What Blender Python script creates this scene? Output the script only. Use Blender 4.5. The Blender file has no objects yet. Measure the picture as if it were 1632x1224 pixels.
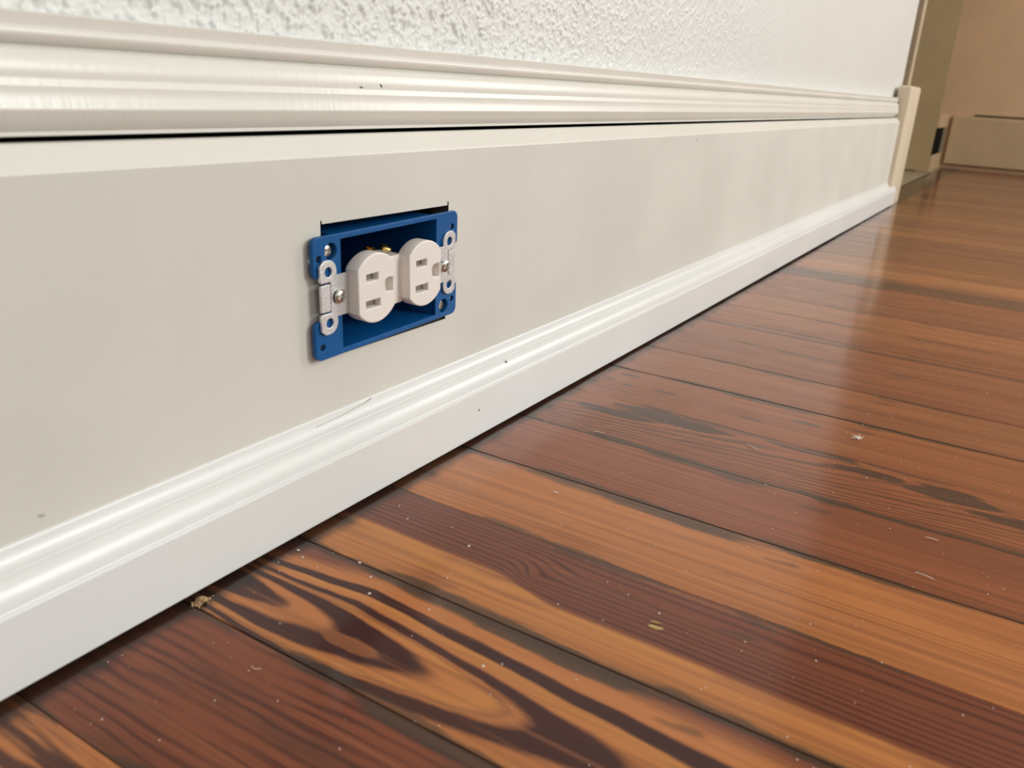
import bpy, bmesh, math, random
from mathutils import Vector, Matrix, noise as mnoise

random.seed(7)
S = bpy.context.scene
COL = S.collection

# ------------------------------------------------------------------ camera
cam_d = bpy.data.cameras.new('camera')
cam = bpy.data.objects.new('camera', cam_d)
COL.objects.link(cam)
RT = Vector((0.5252245, -0.84905238, 0.05700246))
UP = Vector((0.26164185, 0.22486655, 0.93860459))
FW = Vector((0.80974241, 0.4780639, -0.34025305))
M = Matrix(((RT.x, UP.x, -FW.x), (RT.y, UP.y, -FW.y), (RT.z, UP.z, -FW.z))).to_4x4()
M.translation = Vector((0, -0.2775, 0.2145))
cam.matrix_world = M
cam_d.sensor_width = 36.0
cam_d.lens = 1334.84 * 36.0 / 1632.0
cam_d.clip_start = 0.01
cam_d.dof.use_dof = True
cam_d.dof.focus_distance = 0.55
cam_d.dof.aperture_fstop = 14.0
S.camera = cam

# ------------------------------------------------------------------ light
world = bpy.data.worlds.new('world')
S.world = world
world.use_nodes = True
world.node_tree.nodes['Background'].inputs[0].default_value = (0.75, 0.85, 1.0, 1)
world.node_tree.nodes['Background'].inputs[1].default_value = 0.3


def area_light(name, loc, target, sx, sy, power, col):
    d = bpy.data.lights.new(name, 'AREA')
    d.shape = 'RECTANGLE'
    d.size, d.size_y = sx, sy
    d.energy = power
    d.color = col
    o = bpy.data.objects.new(name, d)
    COL.objects.link(o)
    o.location = loc
    o.rotation_euler = (Vector(target) - Vector(loc)).to_track_quat('-Z', 'Y').to_euler()
    return o


# daylight through a right-wall and a far-wall window, plus an added fill
area_light('window_daylight', (1.5, -2.86, 1.45), (1.5, 0, 1.45), 1.1, 1.3, 70, (0.935, 0.985, 0.965))
area_light('added_fill_back', (-0.9, -2.86, 1.45), (-0.9, 0, 1.45), 0.9, 1.3, 17, (0.935, 0.985, 0.965))  # added fill from behind the camera, evens out the near wall
area_light('window_daylight_far', (3.60, -2.05, 1.45), (0.0, -2.05, 1.45), 1.0, 1.3, 46, (0.935, 0.985, 0.965))
S.view_settings.view_transform = 'Standard'
S.view_settings.look = 'None'
S.view_settings.exposure = -0.19
S.view_settings.gamma = 1.0
S.view_settings.use_curve_mapping = False


# ------------------------------------------------------------------ node expressions
class Expr:
    """a shader value socket with arithmetic"""

    def __init__(self, nt, sock):
        self.nt, self.s = nt, sock

    def _m(self, op, *args, clamp=False):
        n = self.nt.nodes.new('ShaderNodeMath')
        n.operation = op
        n.use_clamp = clamp
        for i, a in enumerate(args):
            if isinstance(a, Expr):
                self.nt.links.new(a.s, n.inputs[i])
            else:
                n.inputs[i].default_value = a
        return Expr(self.nt, n.outputs[0])

    def __add__(self, o): return self._m('ADD', self, o)
    __radd__ = __add__
    def __sub__(self, o): return self._m('SUBTRACT', self, o)
    def __rsub__(self, o): return self._m('SUBTRACT', o, self)
    def __mul__(self, o): return self._m('MULTIPLY', self, o)
    __rmul__ = __mul__
    def __truediv__(self, o): return self._m('DIVIDE', self, o)
    def max(self, o): return self._m('MAXIMUM', self, o)
    def min(self, o): return self._m('MINIMUM', self, o)
    def gt(self, o): return self._m('GREATER_THAN', self, o)
    def abs(self): return self._m('ABSOLUTE', self)
    def sin(self): return self._m('SINE', self)
    def pow(self, o): return self._m('POWER', self, o)
    def sqrt(self): return self._m('SQRT', self)
    def fract(self): return self._m('FRACT', self)

    def smooth(self, a, b):
        n = self.nt.nodes.new('ShaderNodeMapRange')
        n.interpolation_type = 'SMOOTHSTEP'
        self.nt.links.new(self.s, n.inputs['Value'])
        n.inputs['From Min'].default_value = a
        n.inputs['From Max'].default_value = b
        n.inputs['To Min'].default_value = 0.0
        n.inputs['To Max'].default_value = 1.0
        if a > b:
            n.inputs['From Min'].default_value = b
            n.inputs['From Max'].default_value = a
            n.inputs['To Min'].default_value = 1.0
            n.inputs['To Max'].default_value = 0.0
        return Expr(self.nt, n.outputs['Result'])


class Wood:
    def __init__(self, nt, per_object_seed=False):
        self.nt = nt
        tc = nt.nodes.new('ShaderNodeTexCoord')
        sx = nt.nodes.new('ShaderNodeSeparateXYZ')
        nt.links.new(tc.outputs['Object'], sx.inputs[0])
        self.u = Expr(nt, sx.outputs[0])
        self.v = Expr(nt, sx.outputs[1]) * -1.0
        if per_object_seed:
            oi = nt.nodes.new('ShaderNodeObjectInfo')
            self.seed = Expr(nt, oi.outputs['Random']) * 40.0
        else:
            self.seed = None

    def noise(self, us, vs, detail=2.0, seed=0.0, rough=0.5, u=None, v=None):
        nt = self.nt
        c = nt.nodes.new('ShaderNodeCombineXYZ')
        a = (u if u is not None else self.u) * us
        b = (v if v is not None else self.v) * vs
        nt.links.new(a.s, c.inputs[0])
        nt.links.new(b.s, c.inputs[1])
        if self.seed is not None:
            nt.links.new((self.seed + seed).s, c.inputs[2])
        else:
            c.inputs[2].default_value = seed
        n = nt.nodes.new('ShaderNodeTexNoise')
        n.inputs['Scale'].default_value = 1.0
        n.inputs['Detail'].default_value = detail
        n.inputs['Roughness'].default_value = rough
        nt.links.new(c.outputs[0], n.inputs['Vector'])
        return Expr(nt, n.outputs[0])

    def ramp(self, e, stops, interp='LINEAR'):
        n = self.nt.nodes.new('ShaderNodeValToRGB')
        n.color_ramp.interpolation = interp
        el = n.color_ramp.elements
        while len(el) < len(stops):
            el.new(1.0)
        for k, (p, c) in enumerate(stops):
            el[k].position = p
            el[k].color = (*c, 1)
        self.nt.links.new(e.s, n.inputs[0])
        return n.outputs[0]

    def mix(self, f, a, b):
        n = self.nt.nodes.new('ShaderNodeMix')
        n.data_type = 'RGBA'
        n.clamp_factor = True
        if isinstance(f, Expr):
            self.nt.links.new(f.s, n.inputs[0])
        else:
            n.inputs[0].default_value = f
        for i, x in ((6, a), (7, b)):
            if isinstance(x, tuple):
                n.inputs[i].default_value = (*x, 1)
            else:
                self.nt.links.new(x, n.inputs[i])
        return n.outputs[2]


LIGHT = (0.50, 0.180, 0.058)
GOLD = (0.54, 0.215, 0.058)
MID = (0.33, 0.118, 0.046)
RED = (0.20, 0.062, 0.032)
DARK = (0.050, 0.0135, 0.0115)
GRIME = (0.045, 0.033, 0.024)


def new_mat(name):
    m = bpy.data.materials.new(name)
    m.use_nodes = True
    nt = m.node_tree
    return m, nt, nt.nodes['Principled BSDF']


def wood_mat(name, recipe, width, per_object_seed=False, grime=1.0, lo=0.0010, hi=0.0010):
    m, nt, b = new_mat(name)
    W = Wood(nt, per_object_seed)
    c = recipe(W)
    u, v = W.u, W.v
    # fine straight fibre streaks
    f1 = W.noise(1100, 9, 3, 3.1)
    c = W.mix(f1.smooth(0.50, 0.74) * 0.30, c, (0.07, 0.018, 0.010))
    f2 = W.noise(330, 3.2, 2, 5.7)
    c = W.mix(f2.smooth(0.56, 0.68) * 0.30, c, (0.085, 0.024, 0.013))
    f3 = W.noise(125, 2.6, 3, 21.3)
    c = W.mix(f3.smooth(0.52, 0.70) * 0.32, c, (0.11, 0.032, 0.015))
    f4 = W.noise(150, 2.2, 2, 31.3)
    c = W.mix(f4.smooth(0.56, 0.72) * 0.28, c, (0.50, 0.20, 0.075))
    # old dirt pressed into the joints
    gn = W.noise(60, 11, 4, 8.8, 0.6) - 0.5
    for e, wd in ((u, lo), (width - u, hi)):
        c = W.mix((e + gn * 0.026).smooth(wd, wd * 0.25) * (min(0.85, 0.5 + wd * 60) * grime), c, GRIME)
    # grey water marks
    wn = W.noise(55, 17, 3, 12.4)
    c = W.mix(wn.smooth(0.655, 0.72) * 0.55 * grime, c, GRIME)
    # darker, ragged-edged band along the wall
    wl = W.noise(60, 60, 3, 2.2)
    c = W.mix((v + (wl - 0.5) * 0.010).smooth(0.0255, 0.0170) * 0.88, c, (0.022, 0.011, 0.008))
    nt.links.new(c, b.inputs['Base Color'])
    rn = W.noise(45, 30, 4, 6.6)
    r = rn * 0.22 + 0.27
    nt.links.new(r.s, b.inputs['Roughness'])
    b.inputs['Coat Weight'].default_value = 0.8
    b.inputs['Coat Roughness'].default_value = 0.13
    b.inputs['Coat IOR'].default_value = 1.32
    b.inputs['Specular IOR Level'].default_value = 0.10
    bp = nt.nodes.new('ShaderNodeBump')
    bp.inputs['Strength'].default_value = 0.22
    bp.inputs['Distance'].default_value = 0.0006
    h = W.noise(520, 10, 3, 1.0) * 0.5 + W.noise(34, 12, 2, 4.0) * 1.6
    nt.links.new(h.s, bp.inputs['Height'])
    nt.links.new(bp.outputs[0], b.inputs['Normal'])
    nt.links.new(bp.outputs[0], b.inputs['Coat Normal'])
    return m


# --- recipes for the boards nearest the lens (u = across the board, v = away from the wall)
def cathedral(W):
    u, v = W.u, W.v
    wob = W.noise(90, 22, 3, 1.3) - 0.5
    du = (u - 0.0225) + wob * 0.0042
    pinch = (1.0 - v / 0.07).max(0.0) * 0.5 + 1.0
    du = du * pinch
    k = du.gt(0.0) * 117.0 + 230.0
    p = v + k * du * du + (W.noise(40, 30, 3, 9.0) - 0.5) * 0.022
    D, L, G = DARK, LIGHT, GOLD
    st = [(0, D), (.043, D), (.050, L), (.070, L), (.080, D), (.120, D), (.130, L), (.149, GOLD), (.156, MID),
          (.161, L), (.172, D), (.203, D), (.219, L), (.288, G), (.305, D), (.395, D), (.425, L), (.56, L), (.66, MID), (.76, RED)]
    c = W.ramp(p / 0.8, [(a / 0.8, q) for a, q in st])
    # pale island inside the second flame
    isl = ((u - 0.0190) / 0.0045).pow(2.0) + ((v - 0.086) / 0.018).pow(2.0) + (W.noise(160, 60, 3, 4.4) - 0.5) * 1.8
    return W.mix(isl.smooth(1.0, 0.45) * 0.75, c, MID)


def swirl(W):
    u, v = W.u, W.v
    fade = u.smooth(0.066, 0.044)
    ue = u + v.smooth(0.108, 0.142) * 0.0085 * fade
    g = ((u - 0.0375) / 0.0075).pow(2.0) + ((v - 0.121) / 0.011).pow(2.0)
    ue = ue + (g * -1.0)._m('EXPONENT', g * -1.0) * 0.0065
    ue = ue + (W.noise(30, 9, 2, 3.0) - 0.5) * 0.0035
    lines = (ue * (6.2832 / 0.0036) + (W.noise(150, 7, 3, 7.0)) * 5.0).sin()
    dk = W.mix(lines.smooth(0.1, 0.95) * W.noise(80, 6, 2, 17.0).smooth(0.25, 0.6), (0.185, 0.052, 0.026), (0.085, 0.023, 0.014))
    lt = W.mix(W.noise(200, 5, 3, 2.0).smooth(0.35, 0.65), LIGHT, GOLD)
    lt = W.mix(W.noise(60, 14, 2, 12.0).smooth(0.54, 0.68) * 0.6, lt, MID)
    return W.mix(ue.smooth(0.0300, 0.0335), lt, dk)


def plain(base, dark, amt=0.5, freq=210, vs=2.2, seed=1.0, tint=None):
    def f(W):
        n = W.noise(freq, vs, 3, seed)
        c = W.mix(n.smooth(0.42, 0.68) * amt, base, dark)
        b = W.noise(28, 5, 3, seed + 5)
        return W.mix(b.smooth(0.45, 0.7) * 0.5, c, tint or dark)
    return f


def spots(W, lst, seed, rag=1.1):
    m = None
    for cu, cv, ru, rv in lst:
        e = ((W.u - cu) / ru).pow(2.0) + ((W.v - cv) / rv).pow(2.0)
        m = e if m is None else m.min(e)
    n = (W.noise(130, 30, 3, seed) - 0.5) * (2.4 * rag) + (W.noise(420, 60, 2, seed + 3) - 0.5) * rag
    return (m + n).smooth(1.15, 0.70)


def figured(W):
    u, v = W.u, W.v
    du = (u - 0.0640) + (W.noise(80, 20, 3, 2.0) - 0.5) * 0.009
    p = v + (du * du) * 120.0 + (W.noise(55, 26, 3, 3.0) - 0.5) * 0.036 + (W.noise(5, 9, 1, 13.0) - 0.5) * 0.06
    t = (p / 0.050 + 0.32).fract()
    band = t.smooth(0.38, 0.60) * t.smooth(0.99, 0.80) * (W.noise(40, 9, 2, 33.0).smooth(0.25, 0.6) * 0.6 + 0.4) * u.smooth(0.062, 0.050)
    c = W.mix(W.noise(150, 4, 3, 1.0).smooth(0.4, 0.7) * 0.5, (0.30, 0.092, 0.036), RED)
    c = W.mix(band * 0.85, c, (0.085, 0.032, 0.020))
    m = spots(W, [(0.0600, 0.098, 0.0105, 0.044), (0.0670, 0.190, 0.0045, 0.030), (0.0570, 0.232, 0.0055, 0.022), (0.0540, 0.276, 0.0105, 0.026), (0.0390, 0.320, 0.0075, 0.032), (0.0455, 0.060, 0.006, 0.030)], 41.0)
    return W.mix(m * 0.92, c, (0.052, 0.028, 0.021))


def spotted(W):
    base = plain((0.31, 0.100, 0.038), (0.20, 0.058, 0.025), 0.6, 170, 2.2, 6.0)(W)
    m = spots(W, [(0.0560, 0.039, 0.0035, 0.009), (0.0385, 0.028, 0.0022, 0.005), (0.0330, 0.045, 0.0022, 0.006), (0.0370, 0.075, 0.0030, 0.010), (0.0260, 0.144, 0.0026, 0.009), (0.0440, 0.178, 0.0030, 0.010)], 51.0, 0.8)
    return W.mix(m * 0.75, base, (0.075, 0.048, 0.032))


def diag(W):
    u, v = W.u, W.v
    ue = u + v * -0.035 + (W.noise(34, 11, 3, 2.0) - 0.5) * 0.010
    lines = (ue * (6.2832 / 0.0055) + W.noise(130, 9, 3, 5.0) * 8.0).sin()
    c = W.mix(lines.smooth(0.0, 0.95) * W.noise(60, 12, 2, 15.0).smooth(0.2, 0.65) * 0.85, (0.215, 0.060, 0.026), (0.075, 0.021, 0.012))
    n = W.noise(60, 10, 3, 8.0)
    return W.mix(n.smooth(0.52, 0.70) * 0.6, c, (0.055, 0.024, 0.017))


def corner_board(W):
    u, v = W.u, W.v
    n = W.noise(95, 9, 3, 4.0)
    return W.ramp(n, [(0.36, DARK), (0.46, (0.10, 0.035, 0.018)), (0.54, LIGHT), (0.62, MID), (0.70, DARK)])


def stripe_board(u0, u1, base, dk, seed):
    def f(W):
        u, v = W.u, W.v
        ue = u + (W.noise(30, 5, 3, seed) - 0.5) * 0.012
        c = W.mix(W.noise(260, 3, 3, seed + 1).smooth(0.4, 0.7) * 0.5, base, RED)
        return W.mix(ue.smooth(u0 - 0.002, u0 + 0.002) * ue.smooth(u1 + 0.002, u1 - 0.002) * 0.85, c, dk)
    return f


# ------------------------------------------------------------------ other materials
def paint(name, col, rough=0.38, bump=0.15, dist=0.0004, scale=(900, 900, 900), spec=0.5, mottling=0.03, coat=0.0):
    m, nt, b = new_mat(name)
    W = Wood(nt)
    tc = nt.nodes.new('ShaderNodeTexCoord')
    mp = nt.nodes.new('ShaderNodeMapping')
    mp.inputs['Scale'].default_value = scale
    nt.links.new(tc.outputs['Object'], mp.inputs[0])
    n = nt.nodes.new('ShaderNodeTexNoise')
    n.inputs['Scale'].default_value = 1.0
    n.inputs['Detail'].default_value = 3.0
    nt.links.new(mp.outputs[0], n.inputs['Vector'])
    bp = nt.nodes.new('ShaderNodeBump')
    bp.inputs['Strength'].default_value = bump
    bp.inputs['Distance'].default_value = dist
    nt.links.new(n.outputs[0], bp.inputs['Height'])
    nt.links.new(bp.outputs[0], b.inputs['Normal'])
    n2 = nt.nodes.new('ShaderNodeTexNoise')
    n2.inputs['Scale'].default_value = 9.0
    n2.inputs['Detail'].default_value = 4.0
    nt.links.new(tc.outputs['Object'], n2.inputs['Vector'])
    k = Expr(nt, n2.outputs[0]).smooth(0.35, 0.68)
    c = W.mix(k, tuple(x * (1 - mottling) for x in col), tuple(min(1, x * (1 + mottling)) for x in col))
    nt.links.new(c, b.inputs['Base Color'])
    b.inputs['Roughness'].default_value = rough
    b.inputs['Specular IOR Level'].default_value = spec
    b.inputs['Coat Weight'].default_value = coat
    return m


M_BOARD = paint('board_paint', (0.675, 0.648, 0.595), 0.50, 0.25, 0.0003, (1500, 1500, 1500), 0.4, 0.035)
M_SHOE = paint('shoe_paint', (0.77, 0.765, 0.755), 0.30, 0.12, 0.0003, (160, 700, 700), 0.5, 0.02)
M_CAP = paint('cap_paint', (0.775, 0.745, 0.69), 0.28, 0.40, 0.0004, (420, 60, 60), 0.5, 0.02)
M_PLASTER = paint('plaster_paint', (0.725, 0.715, 0.695), 0.36, 0.35, 0.0006, (1300, 1300, 1300), 0.5, 0.01)
M_PLINTH = paint('plinth_paint', (0.63, 0.52, 0.385), 0.5, 0.1)
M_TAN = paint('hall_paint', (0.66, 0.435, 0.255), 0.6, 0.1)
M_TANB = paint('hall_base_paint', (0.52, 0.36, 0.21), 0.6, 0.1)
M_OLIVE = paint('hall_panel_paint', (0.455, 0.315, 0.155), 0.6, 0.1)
M_ROOM = paint('room_paint', (0.70, 0.67, 0.62), 0.6, 0.1)
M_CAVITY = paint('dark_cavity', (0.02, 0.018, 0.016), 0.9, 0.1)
M_SUB = paint('subfloor_dirt', (0.022, 0.016, 0.012), 0.9, 0.1)
M_TILE = paint('beige_flooring', (0.36, 0.28, 0.17), 0.85, 0.1, spec=0.1)
M_BLACK = paint('black_metal', (0.006, 0.007, 0.006), 0.9, 0.1, spec=0.05)
M_GREYG = paint('grey_metal', (0.14, 0.13, 0.10), 0.5, 0.1)
M_BLUE = paint('blue_plastic', (0.002, 0.088, 0.285), 0.38, 0.12, 0.0002, (700, 700, 700), 0.32, 0.06)
M_WHITEPL = paint('white_plastic', (0.83, 0.765, 0.72), 0.34, 0.04, 0.0002, (600, 600, 600), 0.5, 0.01)
M_INSERT = paint('slot_shade_grey', (0.22, 0.19, 0.165), 0.6, 0.1)
M_NICK = paint('bare_nick', (0.05, 0.05, 0.05), 0.8, 0.1)
M_SCUFF = paint('grey_scuff', (0.40, 0.40, 0.38), 0.8, 0.1)
M_SAW = paint('sawdust', (0.50, 0.33, 0.18), 0.9, 0.5, 0.0006, (1500, 1500, 1500), 0.2, 0.3)
M_DUST = paint('pale_dust', (0.85, 0.75, 0.65), 0.8, 0.1)
M_CHIP = paint('bare_wood_scar', (0.52, 0.36, 0.15), 0.6, 0.3)


def metal(name, col, rough, bump=0.1, dist=0.0002, sc=900, spread=0.12):
    m, nt, b = new_mat(name)
    W = Wood(nt)
    tc = nt.nodes.new('ShaderNodeTexCoord')
    n = nt.nodes.new('ShaderNodeTexNoise')
    n.inputs['Scale'].default_value = sc
    n.inputs['Detail'].default_value = 3
    nt.links.new(tc.outputs['Object'], n.inputs['Vector'])
    e = Expr(nt, n.outputs[0])
    c = W.mix(e.smooth(0.35, 0.65), tuple(x * (1 - spread) for x in col), tuple(min(1, x * (1 + spread)) for x in col))
    nt.links.new(c, b.inputs['Base Color'])
    b.inputs['Metallic'].default_value = 1.0
    b.inputs['Roughness'].default_value = rough
    bp = nt.nodes.new('ShaderNodeBump')
    bp.inputs['Strength'].default_value = bump
    bp.inputs['Distance'].default_value = dist
    nt.links.new(n.outputs[0], bp.inputs['Height'])
    nt.links.new(bp.outputs[0], b.inputs['Normal'])
    return m


M_ZINC = metal('galvanised_steel', (0.74, 0.75, 0.77), 0.45)
M_STEEL = metal('bright_screw_steel', (0.62, 0.60, 0.56), 0.25)
M_BRASS = metal('brass', (0.78, 0.56, 0.20), 0.22)


# ------------------------------------------------------------------ mesh helpers
def link(name, me, mat, parent=None, label=None, smooth=None):
    o = bpy.data.objects.new(name, me)
    COL.objects.link(o)
    if mat is not None and not me.materials:
        me.materials.append(mat)
    if parent is not None:
        o.parent = parent
    if label:
        o['label'] = label
    if smooth is not None:
        for p in me.polygons:
            p.use_smooth = True
        me.set_sharp_from_angle(angle=math.radians(smooth))
    return o


def obj(name, bm, mat, parent=None, label=None, smooth=None):
    me = bpy.data.meshes.new(name)
    bmesh.ops.recalc_face_normals(bm, faces=bm.faces)
    bm.to_mesh(me)
    bm.free()
    return link(name, me, mat, parent, label, smooth)


def tag(o, label, cat, group=None, kind=None):
    o['label'] = label
    o['category'] = cat
    if group:
        o['group'] = group
    if kind:
        o['kind'] = kind
    return o


def box(bm, x0, x1, y0, y1, z0, z1):
    vs = [bm.verts.new((x, y, z)) for x in (x0, x1) for y in (y0, y1) for z in (z0, z1)]
    for f in ((0, 1, 3, 2), (4, 6, 7, 5), (0, 4, 5, 1), (2, 3, 7, 6), (0, 2, 6, 4), (1, 5, 7, 3)):
        bm.faces.new([vs[i] for i in f])


def extrude_profile(bm, prof, x0, x1, nx=1, wave=None):
    """closed (y, z) outline swept along x"""
    rows = []
    for i in range(nx + 1):
        x = x0 + (x1 - x0) * i / nx
        dy, dz = wave(x) if wave else (0, 0)
        rows.append([bm.verts.new((x, y + dy, z + dz)) for y, z in prof])
    n = len(prof)
    for a, b in zip(rows[:-1], rows[1:]):
        for k in range(n):
            bm.faces.new((a[k], a[(k + 1) % n], b[(k + 1) % n], b[k]))
    bm.faces.new(rows[0])
    bm.faces.new(list(reversed(rows[-1])))


def lathe(bm, prof, n=28, mat=None):
    """(r, h) outline turned about z"""
    rings = []
    for r, h in prof:
        if r < 1e-7:
            rings.append([bm.verts.new((0, 0, h))])
        else:
            rings.append([bm.verts.new((r * math.cos(2 * math.pi * k / n), r * math.sin(2 * math.pi * k / n), h)) for k in range(n)])
    for a, b in zip(rings[:-1], rings[1:]):
        for k in range(n):
            p = [a[k % len(a)], a[(k + 1) % len(a)], b[(k + 1) % len(b)], b[k % len(b)]]
            q = []
            for w in p:
                if w not in q:
                    q.append(w)
            if len(q) > 2:
                bm.faces.new(q)
    if mat is not None:
        bmesh.ops.transform(bm, matrix=mat, verts=bm.verts)


def arc(cx, cy, r, a0, a1, n):
    return [(cx + r * math.cos(math.radians(a0 + (a1 - a0) * i / n)), cy + r * math.sin(math.radians(a0 + (a1 - a0) * i / n))) for i in range(n + 1)]


def plate_mesh(name, outer, holes, y_front, thick, bevel=0.0, bres=2):
    """flat plate with holes: outlines in (x, z), front face at y_front, growing away from the room"""
    cu = bpy.data.curves.new(name, 'CURVE')
    cu.dimensions = '2D'
    cu.fill_mode = 'BOTH'
    cu.extrude = max(thick / 2 - bevel, 1e-6)
    cu.bevel_depth = bevel
    cu.bevel_resolution = bres
    cu.offset = -bevel
    for pts in [outer] + list(holes):
        sp = cu.splines.new('POLY')
        sp.points.add(len(pts) - 1)
        for p, (a, b) in zip(sp.points, pts):
            p.co = (a, b, 0, 1)
        sp.use_cyclic_u = True
    tmp = bpy.data.objects.new(name + '_tmp', cu)
    COL.objects.link(tmp)
    dg = bpy.context.evaluated_depsgraph_get()
    dg.update()
    me = bpy.data.meshes.new_from_object(tmp.evaluated_get(dg))
    bpy.data.objects.remove(tmp)
    bpy.data.curves.remove(cu)
    me.transform(Matrix.Rotation(math.pi / 2, 4, 'X'))
    me.transform(Matrix.Translation((0, y_front + thick / 2, 0)))
    me.name = name
    return me


def circle(cx, cz, r, n=24):
    return [(cx + r * math.cos(2 * math.pi * k / n), cz + r * math.sin(2 * math.pi * k / n)) for k in range(n)]


def rrect(x0, x1, z0, z1, r, n=5):
    return arc(x1 - r, z1 - r, r, 0, 90, n) + arc(x0 + r, z1 - r, r, 90, 180, n) + arc(x0 + r, z0 + r, r, 180, 270, n) + arc(x1 - r, z0 + r, r, 270, 360, n)


# ------------------------------------------------------------------ the room
XE = 2.03      # where board and cap stop at the plinth
YP = 0.024     # plaster face


def plaster():
    xs = []
    x = -0.6
    while x < 2.125:
        xs.append(x)
        x += 0.006 if x < 0.1 else (0.0008 if x < 1.25 else 0.006)
    xs.append(2.125)
    zs = [0.205 + 0.0008 * i for i in range(225)]
    z = zs[-1]
    while z < 2.5:
        z += 0.04
        zs.append(min(z, 2.5))
    verts, faces = [], []
    nz = len(zs)
    for x in xs:
        amp = 1.0 if x < 0.40 else max(0.10, 1.0 - (x - 0.40) / 0.30 * 0.55 if x < 0.70 else 0.45 - (x - 0.70) / 0.5 * 0.35)
        for j, z in enumerate(zs):
            d = 0.0
            if j < 225:
                p = Vector((x * 235, 0.3, z * 200))
                w = mnoise.noise_vector(p * 0.6) * 0.7
                a = mnoise.noise(p + w)
                b = mnoise.noise(Vector((x * 620, 5.1, z * 520)))
                h = max(0.0, a * 0.9 + 0.55 * b + 0.10) * 1.5
                h = h ** 1.15
                d = amp * (0.00135 * h + 0.00015 * b)
            verts.append((x, YP - d, z))
    for i in range(len(xs) - 1):
        for j in range(nz - 1):
            a = i * nz + j
            faces.append((a, a + nz, a + nz + 1, a + 1))
    # thickness behind
    n0 = len(verts)
    x0, x1, z0, z1 = xs[0], xs[-1], zs[0], zs[-1]
    yb = YP + 0.012
    for x in (x0, x1):
        for z in (z0, z1):
            for y in (YP + 0.002, yb):
                verts.append((x, y, z))
    for f in ((0, 1, 3, 2), (4, 6, 7, 5), (0, 4, 5, 1), (2, 3, 7, 6), (1, 5, 7, 3)):
        faces.append([n0 + i for i in f])
    me = bpy.data.meshes.new('wall_left')
    me.from_pydata(verts, [], faces)
    me.update()
    o = link('wall_left', me, M_PLASTER)
    for p in me.polygons:
        p.use_smooth = len(p.vertices) == 4 and p.index < len(faces) - 5
    return tag(o, 'white stippled plaster wall above the white baseboard', 'wall', kind='structure')


plaster()


def room_box(name, label, m, *b, cat='wall'):
    bm = bmesh.new()
    box(bm, *b)
    return tag(obj(name, bm, m), label, cat, kind='structure')


# the framing behind the board: closes the cavity of the outlet hole
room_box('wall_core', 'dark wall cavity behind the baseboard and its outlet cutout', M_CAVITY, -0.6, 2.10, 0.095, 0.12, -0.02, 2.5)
wr = bmesh.new()
for b in ((-2.2, -1.35, 0.0, 2.5), (-0.45, 0.95, 0.0, 2.5), (2.05, 3.75, 0.0, 2.5), (-1.35, -0.45, 0.0, 0.8), (-1.35, -0.45, 2.1, 2.5), (0.95, 2.05, 0.0, 0.8), (0.95, 2.05, 2.1, 2.5)):
    box(wr, b[0], b[1], -3.0, -2.88, b[2], b[3])
tag(obj('wall_right', wr, M_ROOM), 'plain wall with two window openings opposite the outlet', 'wall', kind='structure')
room_box('wall_back', 'plain wall behind the camera', M_ROOM, -2.3, -2.2, -3.0, 0.12, 0.0, 2.5)
room_box('ceiling', 'plain white ceiling', M_ROOM, -2.3, 3.9, -3.0, 1.6, 2.5, 2.6, cat='ceiling')

# --- board with the outlet cutout
HX0, HX1, HZ0, HZ1 = 0.2868, 0.3882, 0.0807, 0.1468
bm = bmesh.new()
X0 = -0.6
topy, topz = 0.0068, 0.1859
full = [(0, 0.040), (0, 0.1768), (0.0006, 0.1778), (topy, topz - .0006), (topy + 0.001, topz), (0.012, topz), (0.012, 0.040)]
extrude_profile(bm, full, X0, HX0)
extrude_profile(bm, full, HX1, XE)
for a, b, z in ((HX0, HX0 + 0.0010, HZ1 + 0.0016), (HX0 + 0.0010, HX1 - 0.0012, HZ1), (HX1 - 0.0012, HX1, HZ1 + 0.0020)):
    extrude_profile(bm, [(0, z)] + full[1:6] + [(0.012, z)], a, b)
extrude_profile(bm, [(0, 0.040), (0, HZ0), (0.012, HZ0), (0.012, 0.040)], HX0, HX1)
M_CUT = paint('shaded_cut_fibreboard', (0.10, 0.07, 0.045), 0.9)  # fibreboard brown darkened: the shade of the hole is put into its colour
bmesh.ops.recalc_face_normals(bm, faces=bm.faces)
for f in bm.faces:
    c = f.calc_center_median()
    if abs(c.x - HX0) < 0.0015 and abs(f.normal.x) > 0.5 or abs(c.x - HX1) < 0.0015 and abs(f.normal.x) > 0.5:
        f.material_index = 1
    elif c.z > 0.1769 and f.normal.z > 0.1:
        f.material_index = 2
    elif HX0 < c.x < HX1 and abs(f.normal.z) > 0.7 and HZ0 - .001 < c.z < HZ1 + 0.003:
        f.material_index = 1
board = tag(obj('baseboard_left', bm, M_BOARD), 'wide off-white baseboard with a rectangular outlet cutout', 'baseboard', kind='structure')
board.data.materials.append(M_CUT)
board.data.materials.append(M_CAP)

# --- cap moulding (bullnose, fillet, cove and small top bead)
def dens(pts, k=5):
    """Catmull-Rom refinement of an outline section"""
    out = []
    for i in range(len(pts) - 1):
        p0, p1, p2, p3 = pts[max(i - 1, 0)], pts[i], pts[i + 1], pts[min(i + 2, len(pts) - 1)]
        for j in range(k):
            t = j / k
            out.append(tuple(0.5 * (2 * p1[q] + (p2[q] - p0[q]) * t + (2 * p0[q] - 5 * p1[q] + 4 * p2[q] - p3[q]) * t * t + (3 * p1[q] - p0[q] - 3 * p2[q] + p3[q]) * t ** 3) for q in (0, 1)))
    return out + [pts[-1]]


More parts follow.
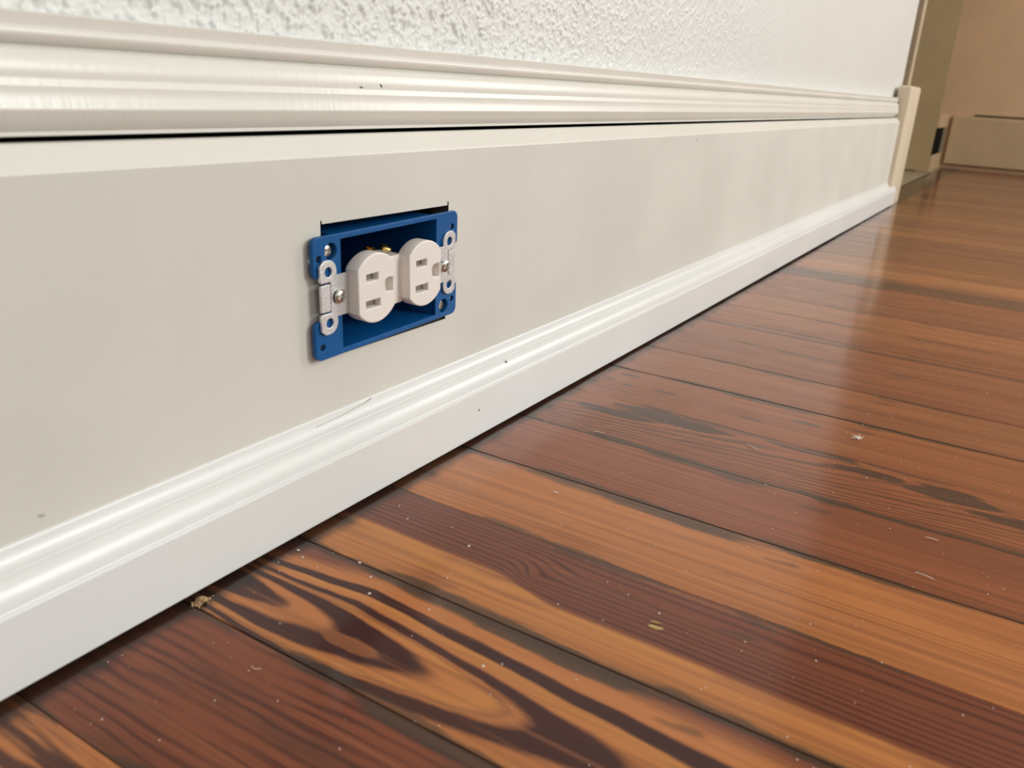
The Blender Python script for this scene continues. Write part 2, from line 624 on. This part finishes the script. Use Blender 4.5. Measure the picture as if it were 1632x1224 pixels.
cap = [(0.0135, 0.1874), (0.0122, 0.1878), (0.0122, 0.1892)]
cap += dens([(0.0112, 0.1898), (0.0090, 0.1921), (0.0072, 0.1945), (0.0062, 0.1963)], 3)
cap += dens([(0.0061, 0.1969), (0.0065, 0.1986), (0.0069, 0.2004), (0.0071, 0.2022), (0.0071, 0.2039)], 4)
cap += [(0.0073, 0.2040), (0.0079, 0.2063)]
cap += dens([(0.0081, 0.2064), (0.0081, 0.2088), (0.0085, 0.2110), (0.0094, 0.2133), (0.0110, 0.2152), (0.0140, 0.2164)], 5)
cap += dens([(0.0147, 0.2167), (0.0128, 0.2174), (0.0114, 0.2185), (0.0108, 0.2196)], 4) + dens([(0.0107, 0.2199), (0.0108, 0.2211), (0.0116, 0.2220)], 4)
cap += [(0.0120, 0.2223), (0.0113, 0.2262), (0.0130, 0.2268), (0.0245, 0.2269), (0.0245, 0.1874)]
bm = bmesh.new()
extrude_profile(bm, cap, X0, XE - 0.002)
trim1 = tag(obj('trim_1', bm, M_CAP, smooth=11), 'white ogee cap moulding running along the top of the baseboard', 'moulding', kind='structure')

# --- shoe / base moulding at the floor
shoe = [(0, 0.0025), (-0.0138, 0.0025), (-0.0140, 0.0029), (-0.0140, 0.0321), (-0.0136, 0.0331), (-0.0128, 0.0335)]
shoe += dens([(-0.0126, 0.0338), (-0.0122, 0.0360), (-0.0113, 0.0385), (-0.0099, 0.0409), (-0.0082, 0.0424), (-0.0068, 0.0431)], 4)
shoe += [(-0.0060, 0.0432), (-0.0056, 0.0436), (-0.0058, 0.0439)]
shoe += dens([(-0.0058, 0.0440), (-0.0044, 0.0445), (-0.0033, 0.0454), (-0.0024, 0.0468), (-0.0017, 0.0487), (-0.0013, 0.0506), (-0.0008, 0.0513)], 3) + [(0, 0.0514)]
bm = bmesh.new()
extrude_profile(bm, shoe, X0, 2.085, nx=60, wave=lambda x: (0.0004 * math.sin(x * 4.1), 0.0005 * math.sin(x * 5.3 + 1)))
trim2 = tag(obj('trim_2', bm, M_SHOE, smooth=13), 'white beaded base moulding along the wood floor', 'moulding', kind='structure')

# --- plinth block at the end
bm = bmesh.new()
box(bm, 2.03, 2.185, -0.0090, 0.0160, 0.0, 0.252)
bmesh.ops.bevel(bm, geom=[e for e in bm.edges if all(v.co.z > 0.25 for v in e.verts)], offset=0.006, segments=3, profile=0.5, affect='EDGES')
bmesh.ops.bevel(bm, geom=[e for e in bm.edges if e.calc_length() > 0.2], offset=0.0025, segments=2, profile=0.5, affect='EDGES')
tag(obj('trim_3', bm, M_PLINTH, smooth=40), 'cream plinth block at the far end of the baseboard', 'plinth', kind='structure')

# --- end of the wall: jamb strip, and a reveal with its shadow painted in brown
bm = bmesh.new()
box(bm, 2.150, 2.190, 0.016, 0.12, 0.0, 2.3)
tag(obj('trim_4', bm, paint('jamb_paint', (0.44, 0.34, 0.23), 0.6)), 'tan jamb edge above the plinth block', 'door casing', kind='structure')
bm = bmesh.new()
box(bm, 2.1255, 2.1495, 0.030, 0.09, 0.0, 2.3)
tag(obj('trim_5', bm, paint('reveal_shadow_brown', (0.20, 0.13, 0.075), 0.7)), 'brown reveal, its shadow painted in, where the plaster meets the jamb', 'door casing', kind='structure')

# --- the hall beyond
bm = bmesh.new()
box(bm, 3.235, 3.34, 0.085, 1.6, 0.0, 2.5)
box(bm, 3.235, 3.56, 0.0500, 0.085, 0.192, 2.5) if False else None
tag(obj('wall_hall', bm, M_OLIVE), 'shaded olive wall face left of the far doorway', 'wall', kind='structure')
bm = bmesh.new()
box(bm, 3.228, 3.2345, 0.0485, 0.16, 0.006, 2.3)
tag(obj('trim_6', bm, M_OLIVE), 'olive casing board standing at the far corner', 'door casing', kind='structure')
bm = bmesh.new()
box(bm, 3.30, 3.66, 0.0500, 0.085, 0.0, 0.056)
box(bm, 3.30, 3.66, 0.0500, 0.085, 0.145, 0.190)
box(bm, 3.49, 3.66, 0.0500, 0.085, 0.056, 0.145)
tag(obj('trim_7', bm, M_TANB), 'tan baseboard return beside the black vent opening', 'moulding', kind='structure')
vent = bpy.data.objects.new('floor_vent', None)
COL.objects.link(vent)
vent.location = (3.395, 0.0500, 0.10)
tag(vent, 'small black vent in the low tan corner board at the far end', 'vent')
bm = bmesh.new()
box(bm, -0.134, 0.075, -0.0012, 0.030, -0.0438, 0.0448)
obj('vent_opening', bm, M_BLACK, vent)
bm = bmesh.new()
box(bm, 0.075, 0.17, -0.002, 0.0, -0.0435, 0.0445)
obj('vent_flange', bm, M_GREYG, vent, label='dull grey flange')
bm = bmesh.new()
for b in ((-1.55, 1.6, 0.0, 2.5), (-3.0, -2.55, 0.0, 2.5), (-2.55, -1.55, 0.0, 0.8), (-2.55, -1.55, 2.1, 2.5)):
    box(bm, 3.62, 3.75, b[0], b[1], b[2], b[3])
tag(obj('wall_far', bm, M_TAN), 'tan wall across the far end of the floor', 'wall', kind='structure')
bm = bmesh.new()
far_prof = [(3.60, 0.017), (3.60, 0.178), (3.604, 0.184), (3.618, 0.1865), (3.618, 0.017)]
r0 = [bm.verts.new((x, -2.88, z)) for x, z in far_prof]
r1 = [bm.verts.new((x, 0.036, z)) for x, z in far_prof]
for k in range(5):
    bm.faces.new((r0[k], r0[(k + 1) % 5], r1[(k + 1) % 5], r1[k]))
bm.faces.new(r0)
bm.faces.new(list(reversed(r1)))
tag(obj('baseboard_far', bm, M_TANB), 'tan baseboard across the far wall above a dark floor gap', 'baseboard', kind='structure')
bm = bmesh.new()
box(bm, 3.6175, 3.6198, -2.88, -0.03, 0.186, 0.1935)
tag(obj('trim_8', bm, paint('gap_brown', (0.07, 0.045, 0.025), 0.8)), 'dark gap line along the top of the far baseboard', 'moulding', kind='structure')
bm = bmesh.new()
box(bm, 2.19, 3.75, 0.040, 1.6, -0.012, -0.0005)
tag(obj('floor_hall', bm, M_TILE), 'beige flooring inside the opening past the plinth', 'floor', kind='structure')
bm = bmesh.new()
box(bm, 2.19, 3.235, 0.034, 0.040, -0.012, 0.0006)
tag(obj('trim_9', bm, paint('edge_dark_brown', (0.06, 0.045, 0.025), 0.7)), 'dark edge strip between the wood floor and the beige flooring', 'threshold', kind='structure')  # plain dark brown strip along the floor border

# ------------------------------------------------------------------ floor of planks
bm = bmesh.new()
box(bm, -2.2, 3.75, -2.95, 0.094, -0.035, -0.0205)
floor = tag(obj('floor', bm, M_SUB), 'reddish brown old pine floor of narrow boards running away from the wall', 'floor', kind='structure')

edges = [-0.36, -0.292, -0.224, -0.156, -0.088, -0.019, 0.050, 0.1200, 0.1900, 0.2565, 0.3265, 0.3946, 0.4625, 0.5340, 0.6047, 0.6767, 0.7455, 0.8125, 0.8830, 0.9540, 1.0270, 1.1000, 1.1730]
while edges[-1] < 3.56:
    edges.append(edges[-1] + random.choice((0.069, 0.0705, 0.0715)))
gaps = {0.6047: 0.0006, 0.1900: 0.0003, 0.3265: 0.00005, 0.5340: 0.00005, 0.8830: 0.00008, 0.3946: 0.0004, 0.2565: 0.00035, 0.4625: 0.0002, 0.6767: 0.0003}

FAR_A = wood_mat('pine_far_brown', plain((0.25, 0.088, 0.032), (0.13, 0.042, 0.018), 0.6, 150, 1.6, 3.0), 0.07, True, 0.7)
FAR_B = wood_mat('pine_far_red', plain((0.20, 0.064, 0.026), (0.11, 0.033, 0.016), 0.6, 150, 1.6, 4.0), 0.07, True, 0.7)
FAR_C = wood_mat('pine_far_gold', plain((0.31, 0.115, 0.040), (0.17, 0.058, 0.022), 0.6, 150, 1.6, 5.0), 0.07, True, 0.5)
near = {
    0.050: ('pine_corner', corner_board), 0.1200: ('pine_diagonal', diag), 0.1900: ('pine_cathedral', cathedral), 0.2565: ('pine_swirl', swirl),
    0.3265: ('pine_orange', plain(LIGHT, MID, 0.6, 190, 2.0, 1.0, (0.26, 0.080, 0.030))),
    0.3946: ('pine_red', plain((0.285, 0.085, 0.036), (0.16, 0.044, 0.022), 0.6, 260, 2.5, 2.0)),
    0.4625: ('pine_figured', figured),
    0.5340: ('pine_spotted', spotted),
    0.6047: ('pine_clear', plain((0.31, 0.105, 0.042), (0.20, 0.062, 0.028), 0.6, 170, 2.0, 7.0)),
    0.6767: ('pine_rosy', plain((0.27, 0.085, 0.037), (0.17, 0.048, 0.025), 0.6, 170, 2.0, 8.0)),
    0.7455: ('pine_rosy_streaked', stripe_board(0.048, 0.060, (0.29, 0.095, 0.040), (0.11, 0.035, 0.022), 2.0)),
    0.8125: ('pine_warm', plain((0.31, 0.104, 0.042), (0.18, 0.052, 0.026), 0.6, 150, 2.0, 9.0)),
    0.8830: ('pine_light', plain((0.36, 0.128, 0.050), (0.22, 0.070, 0.030), 0.6, 150, 2.0, 10.0)),
    0.9540: ('pine_brown_dull', plain((0.27, 0.088, 0.038), (0.16, 0.048, 0.025), 0.6, 150, 2.0, 11.0)),
    1.0270: ('pine_reddish', plain((0.29, 0.092, 0.040), (0.18, 0.054, 0.026), 0.6, 150, 2.0, 12.0)),
    1.1000: ('pine_dark_band', stripe_board(0.004, 0.055, (0.24, 0.080, 0.036), (0.075, 0.036, 0.025), 5.0)),
    1.1730: ('pine_gold_band', plain((0.40, 0.155, 0.058), (0.24, 0.080, 0.034), 0.4, 150, 1.5, 13.0)),
}
dirt = {0.1200: (0.004, 0.0045), 0.1900: (0.003, 0.0060), 0.2565: (0.0055, 0.001), 0.3265: (0.001, 0.0075), 0.3946: (0.0035, 0.0030), 0.4625: (0.0065, 0.001), 0.5340: (0.001, 0.005), 0.6047: (0.004, 0.003)}
pat = [FAR_B, FAR_C, FAR_A, FAR_B, FAR_A, FAR_C, FAR_A, FAR_A, FAR_B]
for i, (a, b) in enumerate(zip(edges[:-1], edges[1:])):
    ga, gb = gaps.get(a, 0.00012), gaps.get(b, 0.00012)
    w = b - a
    # a hint of cupping and worn, rounded edges
    zt = random.uniform(-0.00025, 0.0)
    prof = [(ga, -0.020), (ga, -0.0003 + zt), (ga + 0.0002, zt), (w / 2, zt + 0.00025), (w - gb - 0.0002, zt), (w - gb, -0.0003 + zt), (w - gb, -0.020)]
    y0, y1 = (0.010 if a < 2.12 else 0.0335), -2.87
    bm = bmesh.new()
    r0 = [bm.verts.new((x, y0, z)) for x, z in prof]
    r1 = [bm.verts.new((x, y1, z)) for x, z in prof]
    for k in range(len(prof)):
        bm.faces.new((r0[k], r0[(k + 1) % len(prof)], r1[(k + 1) % len(prof)], r1[k]))
    bm.faces.new(r0)
    bm.faces.new(list(reversed(r1)))
    key = a if a in near else None
    lo, hi = dirt.get(a, (0.0010, 0.0010))
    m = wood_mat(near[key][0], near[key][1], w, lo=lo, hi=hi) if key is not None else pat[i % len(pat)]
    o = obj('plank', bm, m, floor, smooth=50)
    o.location = (a, 0, 0)
    o.scale = (1, 1, 1)

# ------------------------------------------------------------------ blue junction box
jb = bpy.data.objects.new('junction_box', None)
COL.objects.link(jb)
jb.location = (0.3348, -0.0042, 0.1132)
jb.rotation_euler = (0, -math.radians(1.2), 0)
tag(jb, 'blue plastic old-work electrical box set in the baseboard cutout', 'electrical box')
PW, PH = 0.0573, 0.0299
OX0, OX1, OZ = -0.0385, 0.0375, 0.0272
N0 = 0.0105
out = []
# right ear end with a notch, then left ear end
out += arc(PW - 0.004, PH - 0.004, 0.004, 90, 0, 5)
out += arc(PW - 0.003, N0 + 0.003, 0.003, 0, -90, 4) + [(PW - 0.0085, N0)] + [(PW - 0.0085, -N0)] + arc(PW - 0.003, -N0 - 0.003, 0.003, 90, 0, 4)
out += arc(PW - 0.004, -PH + 0.004, 0.004, 0, -90, 5)
out += arc(-PW + 0.004, -PH + 0.004, 0.004, -90, -180, 5)
out += arc(-PW + 0.003, -N0 - 0.003, 0.003, 180, 90, 4) + [(-PW + 0.0085, -N0)] + [(-PW + 0.0085, N0)] + arc(-PW + 0.003, N0 + 0.003, 0.003, 270, 180, 4)
out += arc(-PW + 0.004, PH - 0.004, 0.004, 180, 90, 5)
small = [(-0.0533, 0.0196), (-0.0525, -0.0236), (0.0522, 0.0212), (0.0530, -0.0206)]
pockets = [(-0.0452, 0.0222), (0.0450, -0.0234)]
tabs = [(-0.0417, 0.0, 0.0022), (0.0417, 0.0, 0.0022)]
holes = [[(OX0, -OZ), (OX1, -OZ), (OX1, OZ), (OX0, OZ)]]
holes += [circle(x, z, 0.0017, 16) for x, z in small] + [circle(x, z, 0.0040, 24) for x, z in pockets]
link('flange', plate_mesh('flange', out, holes, 0.0, 0.0024, 0.0004), M_BLUE, jb, smooth=35)
bm = bmesh.new()
wl, D = 0.0016, 0.074
for b in ((OX0 - wl, OX0, -OZ - wl, OZ + wl), (OX1, OX1 + wl, -OZ - wl, OZ + wl), (OX0, OX1, OZ, OZ + wl), (OX0, OX1, -OZ - wl, -OZ)):
    box(bm, b[0], b[1], 0.0023, D, b[2], b[3])
box(bm, OX0 - wl, OX1 + wl, D, D + 0.002, -OZ - wl, OZ + wl)
obj('box_shell', bm, M_BLUE, jb)


def screw_mesh(name, r=0.0036, dome=0.0016, cross=0.0042, slot=0.0009):
    """pan head with a real cross recess, axis towards -y, seat at y = 0"""
    bm = bmesh.new()
    prof = [(0, -0.0012), (r * 0.55, -0.0012), (r * 0.55, 0.0)] + [(r, 0.0), (r, 0.0004)] + [(r * math.cos(t), 0.0004 + dome * math.sin(t)) for t in [math.pi / 2 * k / 8 for k in range(1, 8)]] + [(0, 0.0004 + dome)]
    lathe(bm, prof, 28)
    me = bpy.data.meshes.new(name)
    bmesh.ops.recalc_face_normals(bm, faces=bm.faces)
    bm.to_mesh(me)
    bm.free()
    o = bpy.data.objects.new(name + '_tmp', me)
    COL.objects.link(o)
    cuts = []
    for k in range(2):
        bm = bmesh.new()
        a, c = (cross / 2, slot / 2) if k == 0 else (slot / 2, cross / 2)
        h = 0.0004 + dome
        box(bm, -a, a, -c, c, h - 0.0011, h + 0.002)
        cm = bpy.data.meshes.new('cut')
        bmesh.ops.recalc_face_normals(bm, faces=bm.faces)
        bm.to_mesh(cm)
        bm.free()
        co = bpy.data.objects.new('cut', cm)
        COL.objects.link(co)
        md = o.modifiers.new('cut', 'BOOLEAN')
        md.operation = 'DIFFERENCE'
        md.object = co
        md.solver = 'EXACT'
        cuts.append(co)
    dg = bpy.context.evaluated_depsgraph_get()
    dg.update()
    res = bpy.data.meshes.new_from_object(o.evaluated_get(dg))
    bpy.data.objects.remove(o)
    for c in cuts:
        bpy.data.objects.remove(c)
    res.transform(Matrix.Rotation(math.pi / 2, 4, 'X'))
    res.name = name
    return res


SCREW = screw_mesh('screw')
for k, (x, z) in enumerate(pockets):
    o = link('box_screw', SCREW, M_STEEL, jb, label='bright cross-head screw sunk in its pocket', smooth=30)
    o.location = (x, 0.0034, z)
    o.rotation_euler = (0, 0.5 + k, 0)
    bm = bmesh.new()
    lathe(bm, [(0.0040, 0.0), (0.0046, 0.0), (0.0046, 0.0075), (0, 0.0075), (0, 0.0070), (0.0040, 0.0070), (0.0040, 0.0)], 24, Matrix.Translation((x, 0.0022, z)) @ Matrix.Rotation(-math.pi / 2, 4, 'X'))
    obj('screw_pocket', bm, M_BLUE, jb, smooth=30)

# ------------------------------------------------------------------ duplex receptacle
rc = bpy.data.objects.new('receptacle', None)
COL.objects.link(rc)
rc.location = (0.3332, -0.00585, 0.1148)
rc.rotation_euler = (0, -math.radians(1.6), 0)
tag(rc, 'white duplex receptacle with metal strap hanging sideways out of the blue box', 'electrical outlet')
YOX, YOZ = 0.0010, -0.0005


def mirror(pts, sx, sz):
    return [(x * sx, z * sz) for x, z in pts]


half = [(-0.0432, 0.0102), (-0.0428, 0.0112)] + arc(-0.0484, 0.0124, 0.0056, -12, 90, 9) + [(-0.0512, 0.0180), (-0.0540, 0.0158), (-0.0540, 0.0084), (-0.0531, 0.0075), (-0.0470, 0.0075)]
outl = [(-0.020, 0.0102)] + half + mirror(list(reversed(half)), 1, -1) + [(-0.020, -0.0102)]
lefth = [circle(-0.0484, 0.0124, 0.0024, 18), circle(-0.0484, -0.0124, 0.0024, 18)]


def shift(pts):
    return [(x + YOX, z + YOZ) for x, z in pts]


slot_hole = [(x, z) for x, z in arc(-0.0435, 0.0, 0.0021, 90, 270, 8) + arc(-0.0395, 0.0, 0.0021, -90, 90, 8)]
for s in (1, -1):
    me = plate_mesh('strap', shift(mirror(outl, s, 1)), [shift(mirror(h, s, 1)) for h in lefth + [slot_hole]], 0.0, 0.0015, 0.00025)
    link('strap', me, M_ZINC, rc, label='galvanised strap end with two pierced ears', smooth=35)
    tab = rrect(-0.0538, -0.04745, -0.0066, 0.0066, 0.0006, 2)
    me = plate_mesh('break_off_tab', shift(mirror(tab, s, 1)), [], -0.0001, 0.0014, 0.00025)
    link('break_off_tab', me, M_ZINC, rc, smooth=35)
    o = link('mounting_screw', SCREW, M_STEEL, rc, label='silver cross-head screw', smooth=30)
    o.location = (s * 0.0420 + YOX, -0.0003 if s < 0 else -0.0012, YOZ - 0.0004)
    o.rotation_euler = (0.10 if s > 0 else 0.03, 0.35, -0.10 * s)
# faces
R0, HW = 0.0176, 0.0137
ha = math.degrees(math.acos(HW / R0))
for cx in (-0.0200, 0.0193):
    o_l = []
    o_l += arc(0, 0, R0, ha, 180 - ha, 22) + arc(0, 0, R0, 180 + ha, 360 - ha, 22)
    up = [(-0.0078, 0.0042), (0.0010, 0.0042), (0.0010, 0.0078), (-0.0078, 0.0078)]
    lo = [(-0.0083, -0.0095), (0.0022, -0.0095), (0.0022, -0.0056), (-0.0083, -0.0056)]
    gr = [(0.0121, -0.0036), (0.0121, 0.0036), (0.0088, 0.0036)] + arc(0.0088, 0.0, 0.0036, 90, 270, 8)[1:-1] + [(0.0088, -0.0036)]
    mv = lambda pts: [(x + cx, z) for x, z in pts]
    me = plate_mesh('receptacle_face', mv(o_l), [mv(up), mv(lo), mv(gr)], -0.0062, 0.0085, 0.0007, 3)
    f = link('receptacle_face', me, M_WHITEPL, rc, smooth=35)
    bm = bmesh.new()
    box(bm, cx - 0.0090, cx + 0.0020, -0.0024, -0.0016, 0.0035, 0.0085)
    box(bm, cx - 0.0095, cx + 0.0032, -0.0024, -0.0016, -0.0105, -0.0050)
    obj('slot_contact', bm, M_INSERT, f, label='grey contacts deep in the slots')
    bm = bmesh.new()
    box(bm, cx + 0.0045, cx + 0.0126, -0.0022, -0.0016, -0.0042, 0.0042)
    obj('ground_well', bm, M_WHITEPL, f)
bm = bmesh.new()
box(bm, -0.0085, 0.0082, 0.0002, 0.0160, -0.0142, 0.0116)
bmesh.ops.bevel(bm, geom=list(bm.edges), offset=0.0008, segments=2, affect='EDGES')
obj('centre_bridge', bm, M_WHITEPL, rc, smooth=40)
bm = bmesh.new()
box(bm, -0.0290, 0.0310, 0.0030, 0.0290, -0.0135, -0.0020)
bmesh.ops.bevel(bm, geom=list(bm.edges), offset=0.0012, segments=2, affect='EDGES')
obj('housing', bm, M_WHITEPL, rc, smooth=40)
# brass terminal screws on the upper side of the housing
for x, y, z in ((-0.0080, 0.0085, 0.0140), (0.0010, 0.0065, 0.0145)):
    o = link('terminal_screw', SCREW.copy(), None, rc, label='brass terminal screw', smooth=30)
    o.data.materials.clear()
    o.data.materials.append(M_BRASS)
    o.location = (x, y, z)
    o.rotation_euler = (-math.pi / 2 + 0.25, 0.2 + x * 60, 0)
    bm = bmesh.new()
    box(bm, x - 0.0042, x + 0.0042, y - 0.0035, y + 0.0040, z - 0.0046, z - 0.0030)
    obj('terminal_plate', bm, M_BRASS, rc, label='brass terminal plate')

# ------------------------------------------------------------------ paint flaws (parts of the trim they mark)
def blob(name, mat, parent, loc, sx, sy, sz, rot=(0, 0, 0), n=7, seed=1, label=None):
    rnd = random.Random(seed)
    bm = bmesh.new()
    bmesh.ops.create_icosphere(bm, subdivisions=2, radius=1.0)
    for v in bm.verts:
        v.co *= 1 + rnd.uniform(-0.25, 0.25)
        v.co = Vector((v.co.x * sx, v.co.y * sy, v.co.z * sz))
    o = obj(name, bm, mat, parent, label, smooth=60)
    o.location = loc
    o.rotation_euler = rot
    return o


blob('paint_nick', M_NICK, trim1, (0.3246, 0.0080, 0.2073), 0.0013, 0.0004, 0.0003, (0, 0.1, 0), seed=2)
blob('paint_nick', M_NICK, trim1, (0.3394, 0.0081, 0.2083), 0.0010, 0.0004, 0.0005, (0, 0.7, 0), seed=3)
blob('paint_nick', M_NICK, trim2, (0.4450, -0.0094, 0.0416), 0.0005, 0.0004, 0.0011, (0, -0.3, 0), seed=4)
blob('paint_nick', M_SCUFF, trim2, (0.4084, -0.0140, 0.0203), 0.0005, 0.0003, 0.0008, (0, 0.4, 0), seed=5)
blob('scuff', M_SCUFF, board, (0.1428, 0.0, 0.0577), 0.0014, 0.0002, 0.0006, (0, 0.4, 0), seed=6)
blob('paint_nick', M_NICK, board, (0.7793, 0.0, 0.1729), 0.0012, 0.0002, 0.0006, seed=7)
# lifted paint with a fine crack on the moulding under the outlet
bm = bmesh.new()
pts = [(0.279, 0.0478), (0.290, 0.0481), (0.300, 0.0483), (0.308, 0.0490), (0.316, 0.0496), (0.321, 0.0510)]
for (xa, za), (xb, zb) in zip(pts[:-1], pts[1:]):
    ya, yb = [-0.0014 - max(0, (0.0486 - z)) * 0.5 for z in (za, zb)]
    vs = [bm.verts.new(p) for p in ((xa, ya - .0004, za), (xb, yb - .0004, zb), (xb, yb - .0004, zb + 0.00013), (xa, ya - .0004, za + 0.00013),
                                    (xa, ya + .0004, za), (xb, yb + .0004, zb), (xb, yb + .0004, zb + 0.00013), (xa, ya + .0004, za + 0.00013))]
    for q in ((0, 1, 2, 3), (7, 6, 5, 4), (0, 4, 5, 1), (3, 2, 6, 7), (0, 3, 7, 4), (1, 5, 6, 2)):
        bm.faces.new([vs[k] for k in q])
obj('paint_crack', bm, paint('crack_shade', (0.5, 0.48, 0.44), 0.8), trim2)

# ------------------------------------------------------------------ bits lying on the floor
o = bpy.data.objects.new('sawdust_clump', None)
bm = bmesh.new()
rnd = random.Random(5)
for k in range(190):
    r = bmesh.ops.create_icosphere(bm, subdivisions=1, radius=rnd.uniform(0.00022, 0.0006))
    p = Vector((rnd.gauss(0, 0.0017), rnd.gauss(0, 0.0011), 0))
    p.z = 0.0002 + rnd.random() * max(0.0003, 0.0024 - p.length * 0.75)
    for v in r['verts']:
        v.co = v.co * rnd.uniform(0.7, 1.3) + p
cl = obj('sawdust_clump', bm, M_SAW)
cl.location = (0.1936, -0.0175, 0.0)
tag(cl, 'pale crumbly clump of sawdust against the foot of the moulding', 'debris')


def fibre(name, pts, r, label, cat='debris', mat=M_DUST):
    cu = bpy.data.curves.new(name, 'CURVE')
    cu.dimensions = '3D'
    cu.bevel_depth = r
    cu.bevel_resolution = 1
    sp = cu.splines.new('BEZIER')
    sp.bezier_points.add(len(pts) - 1)
    for b, p in zip(sp.bezier_points, pts):
        b.co = p
        b.handle_left_type = b.handle_right_type = 'AUTO'
    t = bpy.data.objects.new(name + '_tmp', cu)
    COL.objects.link(t)
    dg = bpy.context.evaluated_depsgraph_get()
    dg.update()
    me = bpy.data.meshes.new_from_object(t.evaluated_get(dg))
    bpy.data.objects.remove(t)
    me.materials.clear()
    return tag(link(name, me, mat), label, cat)


Z = 0.0006
fibre('wood_shaving', [(0.4672, -0.0665, Z), (0.4682, -0.0690, Z), (0.4684, -0.0715, Z), (0.4676, -0.0738, Z + .0004)], 0.00022, 'small curled pale shaving on the red-brown board', mat=M_DUST)
fibre('wood_splinter', [(0.5120, -0.1555, Z), (0.5100, -0.1597, Z + .0003), (0.5078, -0.1638, Z)], 0.00022, 'straight pale splinter on the dark-figured board', mat=M_DUST)
fibre('wood_splinter', [(0.4514, -0.2695, Z), (0.4516, -0.2725, Z + .0003), (0.4518, -0.2758, Z)], 0.00022, 'pale splinter lying beside the fine joint at the right', mat=M_DUST)
fibre('wood_splinter', [(0.4101, -0.2700, Z), (0.4094, -0.2742, Z + .0003), (0.4086, -0.2784, Z)], 0.00020, 'pale splinter lying near the dirty open joint at the right', mat=M_DUST)
fibre('wood_splinter', [(0.1772, -0.0660, Z), (0.1768, -0.0680, Z), (0.1782, -0.0702, Z)], 0.00012, 'hair-thin pale splinter on the dark board nearest the lens', mat=M_DUST)
fibre('lint_curl', [(0.3742, -0.0875, Z), (0.3752, -0.0885, Z), (0.3752, -0.0897, Z), (0.3742, -0.0897, Z), (0.3738, -0.0890, Z)], 0.00018, 'tiny looped pale curl of lint on the orange board', mat=M_DUST)
# lint tuft: a knot of short fibres
bm = bmesh.new()
rnd = random.Random(11)
for k in range(26):
    a = rnd.uniform(0, 6.28)
    L = rnd.uniform(0.002, 0.0055)
    c = Vector((rnd.gauss(0, 0.0009), rnd.gauss(0, 0.0009), 0.0008))
    d = Vector((math.cos(a), math.sin(a), rnd.uniform(-0.1, 0.4))) * L
    n = Vector((-math.sin(a), math.cos(a), 0)) * 0.00022
    h = Vector((0, 0, 0.0004))
    vs = [bm.verts.new(q) for q in (c - n, c + n, c + h, c + d - n * .4, c + d + n * .4, c + d + h * .5)]
    for q in ((0, 1, 2), (3, 5, 4), (0, 3, 4, 1), (1, 4, 5, 2), (2, 5, 3, 0)):
        bm.faces.new([vs[i] for i in q])
lt = obj('lint_tuft', bm, M_DUST)
lt.location = (0.5721, -0.2140, 0.0)
tag(lt, 'white tuft of lint on the brown board at right', 'lint')
# bare scar in the dark board
sc = blob('wood_chip', M_CHIP, None, (0.2925, -0.1826, 0.0003), 0.0012, 0.0034, 0.0004, (0, 0, 0.25), seed=9)
tag(sc, 'small yellowish wood chip on the dark band of the swirl-grained board', 'debris')
sc = blob('wood_chip', M_CHIP, None, (0.2957, -0.1812, 0.0003), 0.0006, 0.0022, 0.0004, (0, 0, 0.15), seed=10)
tag(sc, 'thin yellowish sliver beside the larger chip on the dark band', 'debris')
# larger white crumbs that can be told apart
crumbs = [(0.2475, -0.0150, 0.0011, 'white crumb near the foot of the moulding'), (0.2335, -0.0280, 0.0007, None)]
dst = bmesh.new()
rnd = random.Random(21)


def speck(bm, x, y, r):
    n = 5
    z0 = 0.0002
    ring = [bm.verts.new((x + r * rnd.uniform(.5, 1.2) * math.cos(6.283 * k / n), y + r * rnd.uniform(.5, 1.2) * math.sin(6.283 * k / n), z0)) for k in range(n)]
    top = bm.verts.new((x + rnd.uniform(-.3, .3) * r, y, z0 + r * rnd.uniform(.5, 1.0)))
    for k in range(n):
        bm.faces.new((ring[k], ring[(k + 1) % n], top))
    bm.faces.new(list(reversed(ring)))


for k in range(420):
    x = 0.12 + 1.0 * rnd.random() ** 1.3
    y = -0.018 - 0.30 * rnd.random()
    speck(dst, x, y, rnd.choice((0.0002, 0.00026, 0.00034, 0.00045)))
for x, y in ((0.2400, -0.0700), (0.2460, -0.0980), (0.2290, -0.1370), (0.2500, -0.0620), (0.2560, -0.0500), (0.2470, -0.0200), (0.2440, -0.0260), (0.3100, -0.0300), (0.3020, -0.0420), (0.2990, -0.0820), (0.2700, -0.0900), (0.3110, -0.2450), (0.3030, -0.1800), (0.5100, -0.2300)):
    speck(dst, x, y, rnd.uniform(0.0006, 0.0009))
d = obj('dust_specks', dst, M_DUST)
tag(d, 'tiny pale specks of dust scattered over the wood floor', 'dust', kind='stuff')
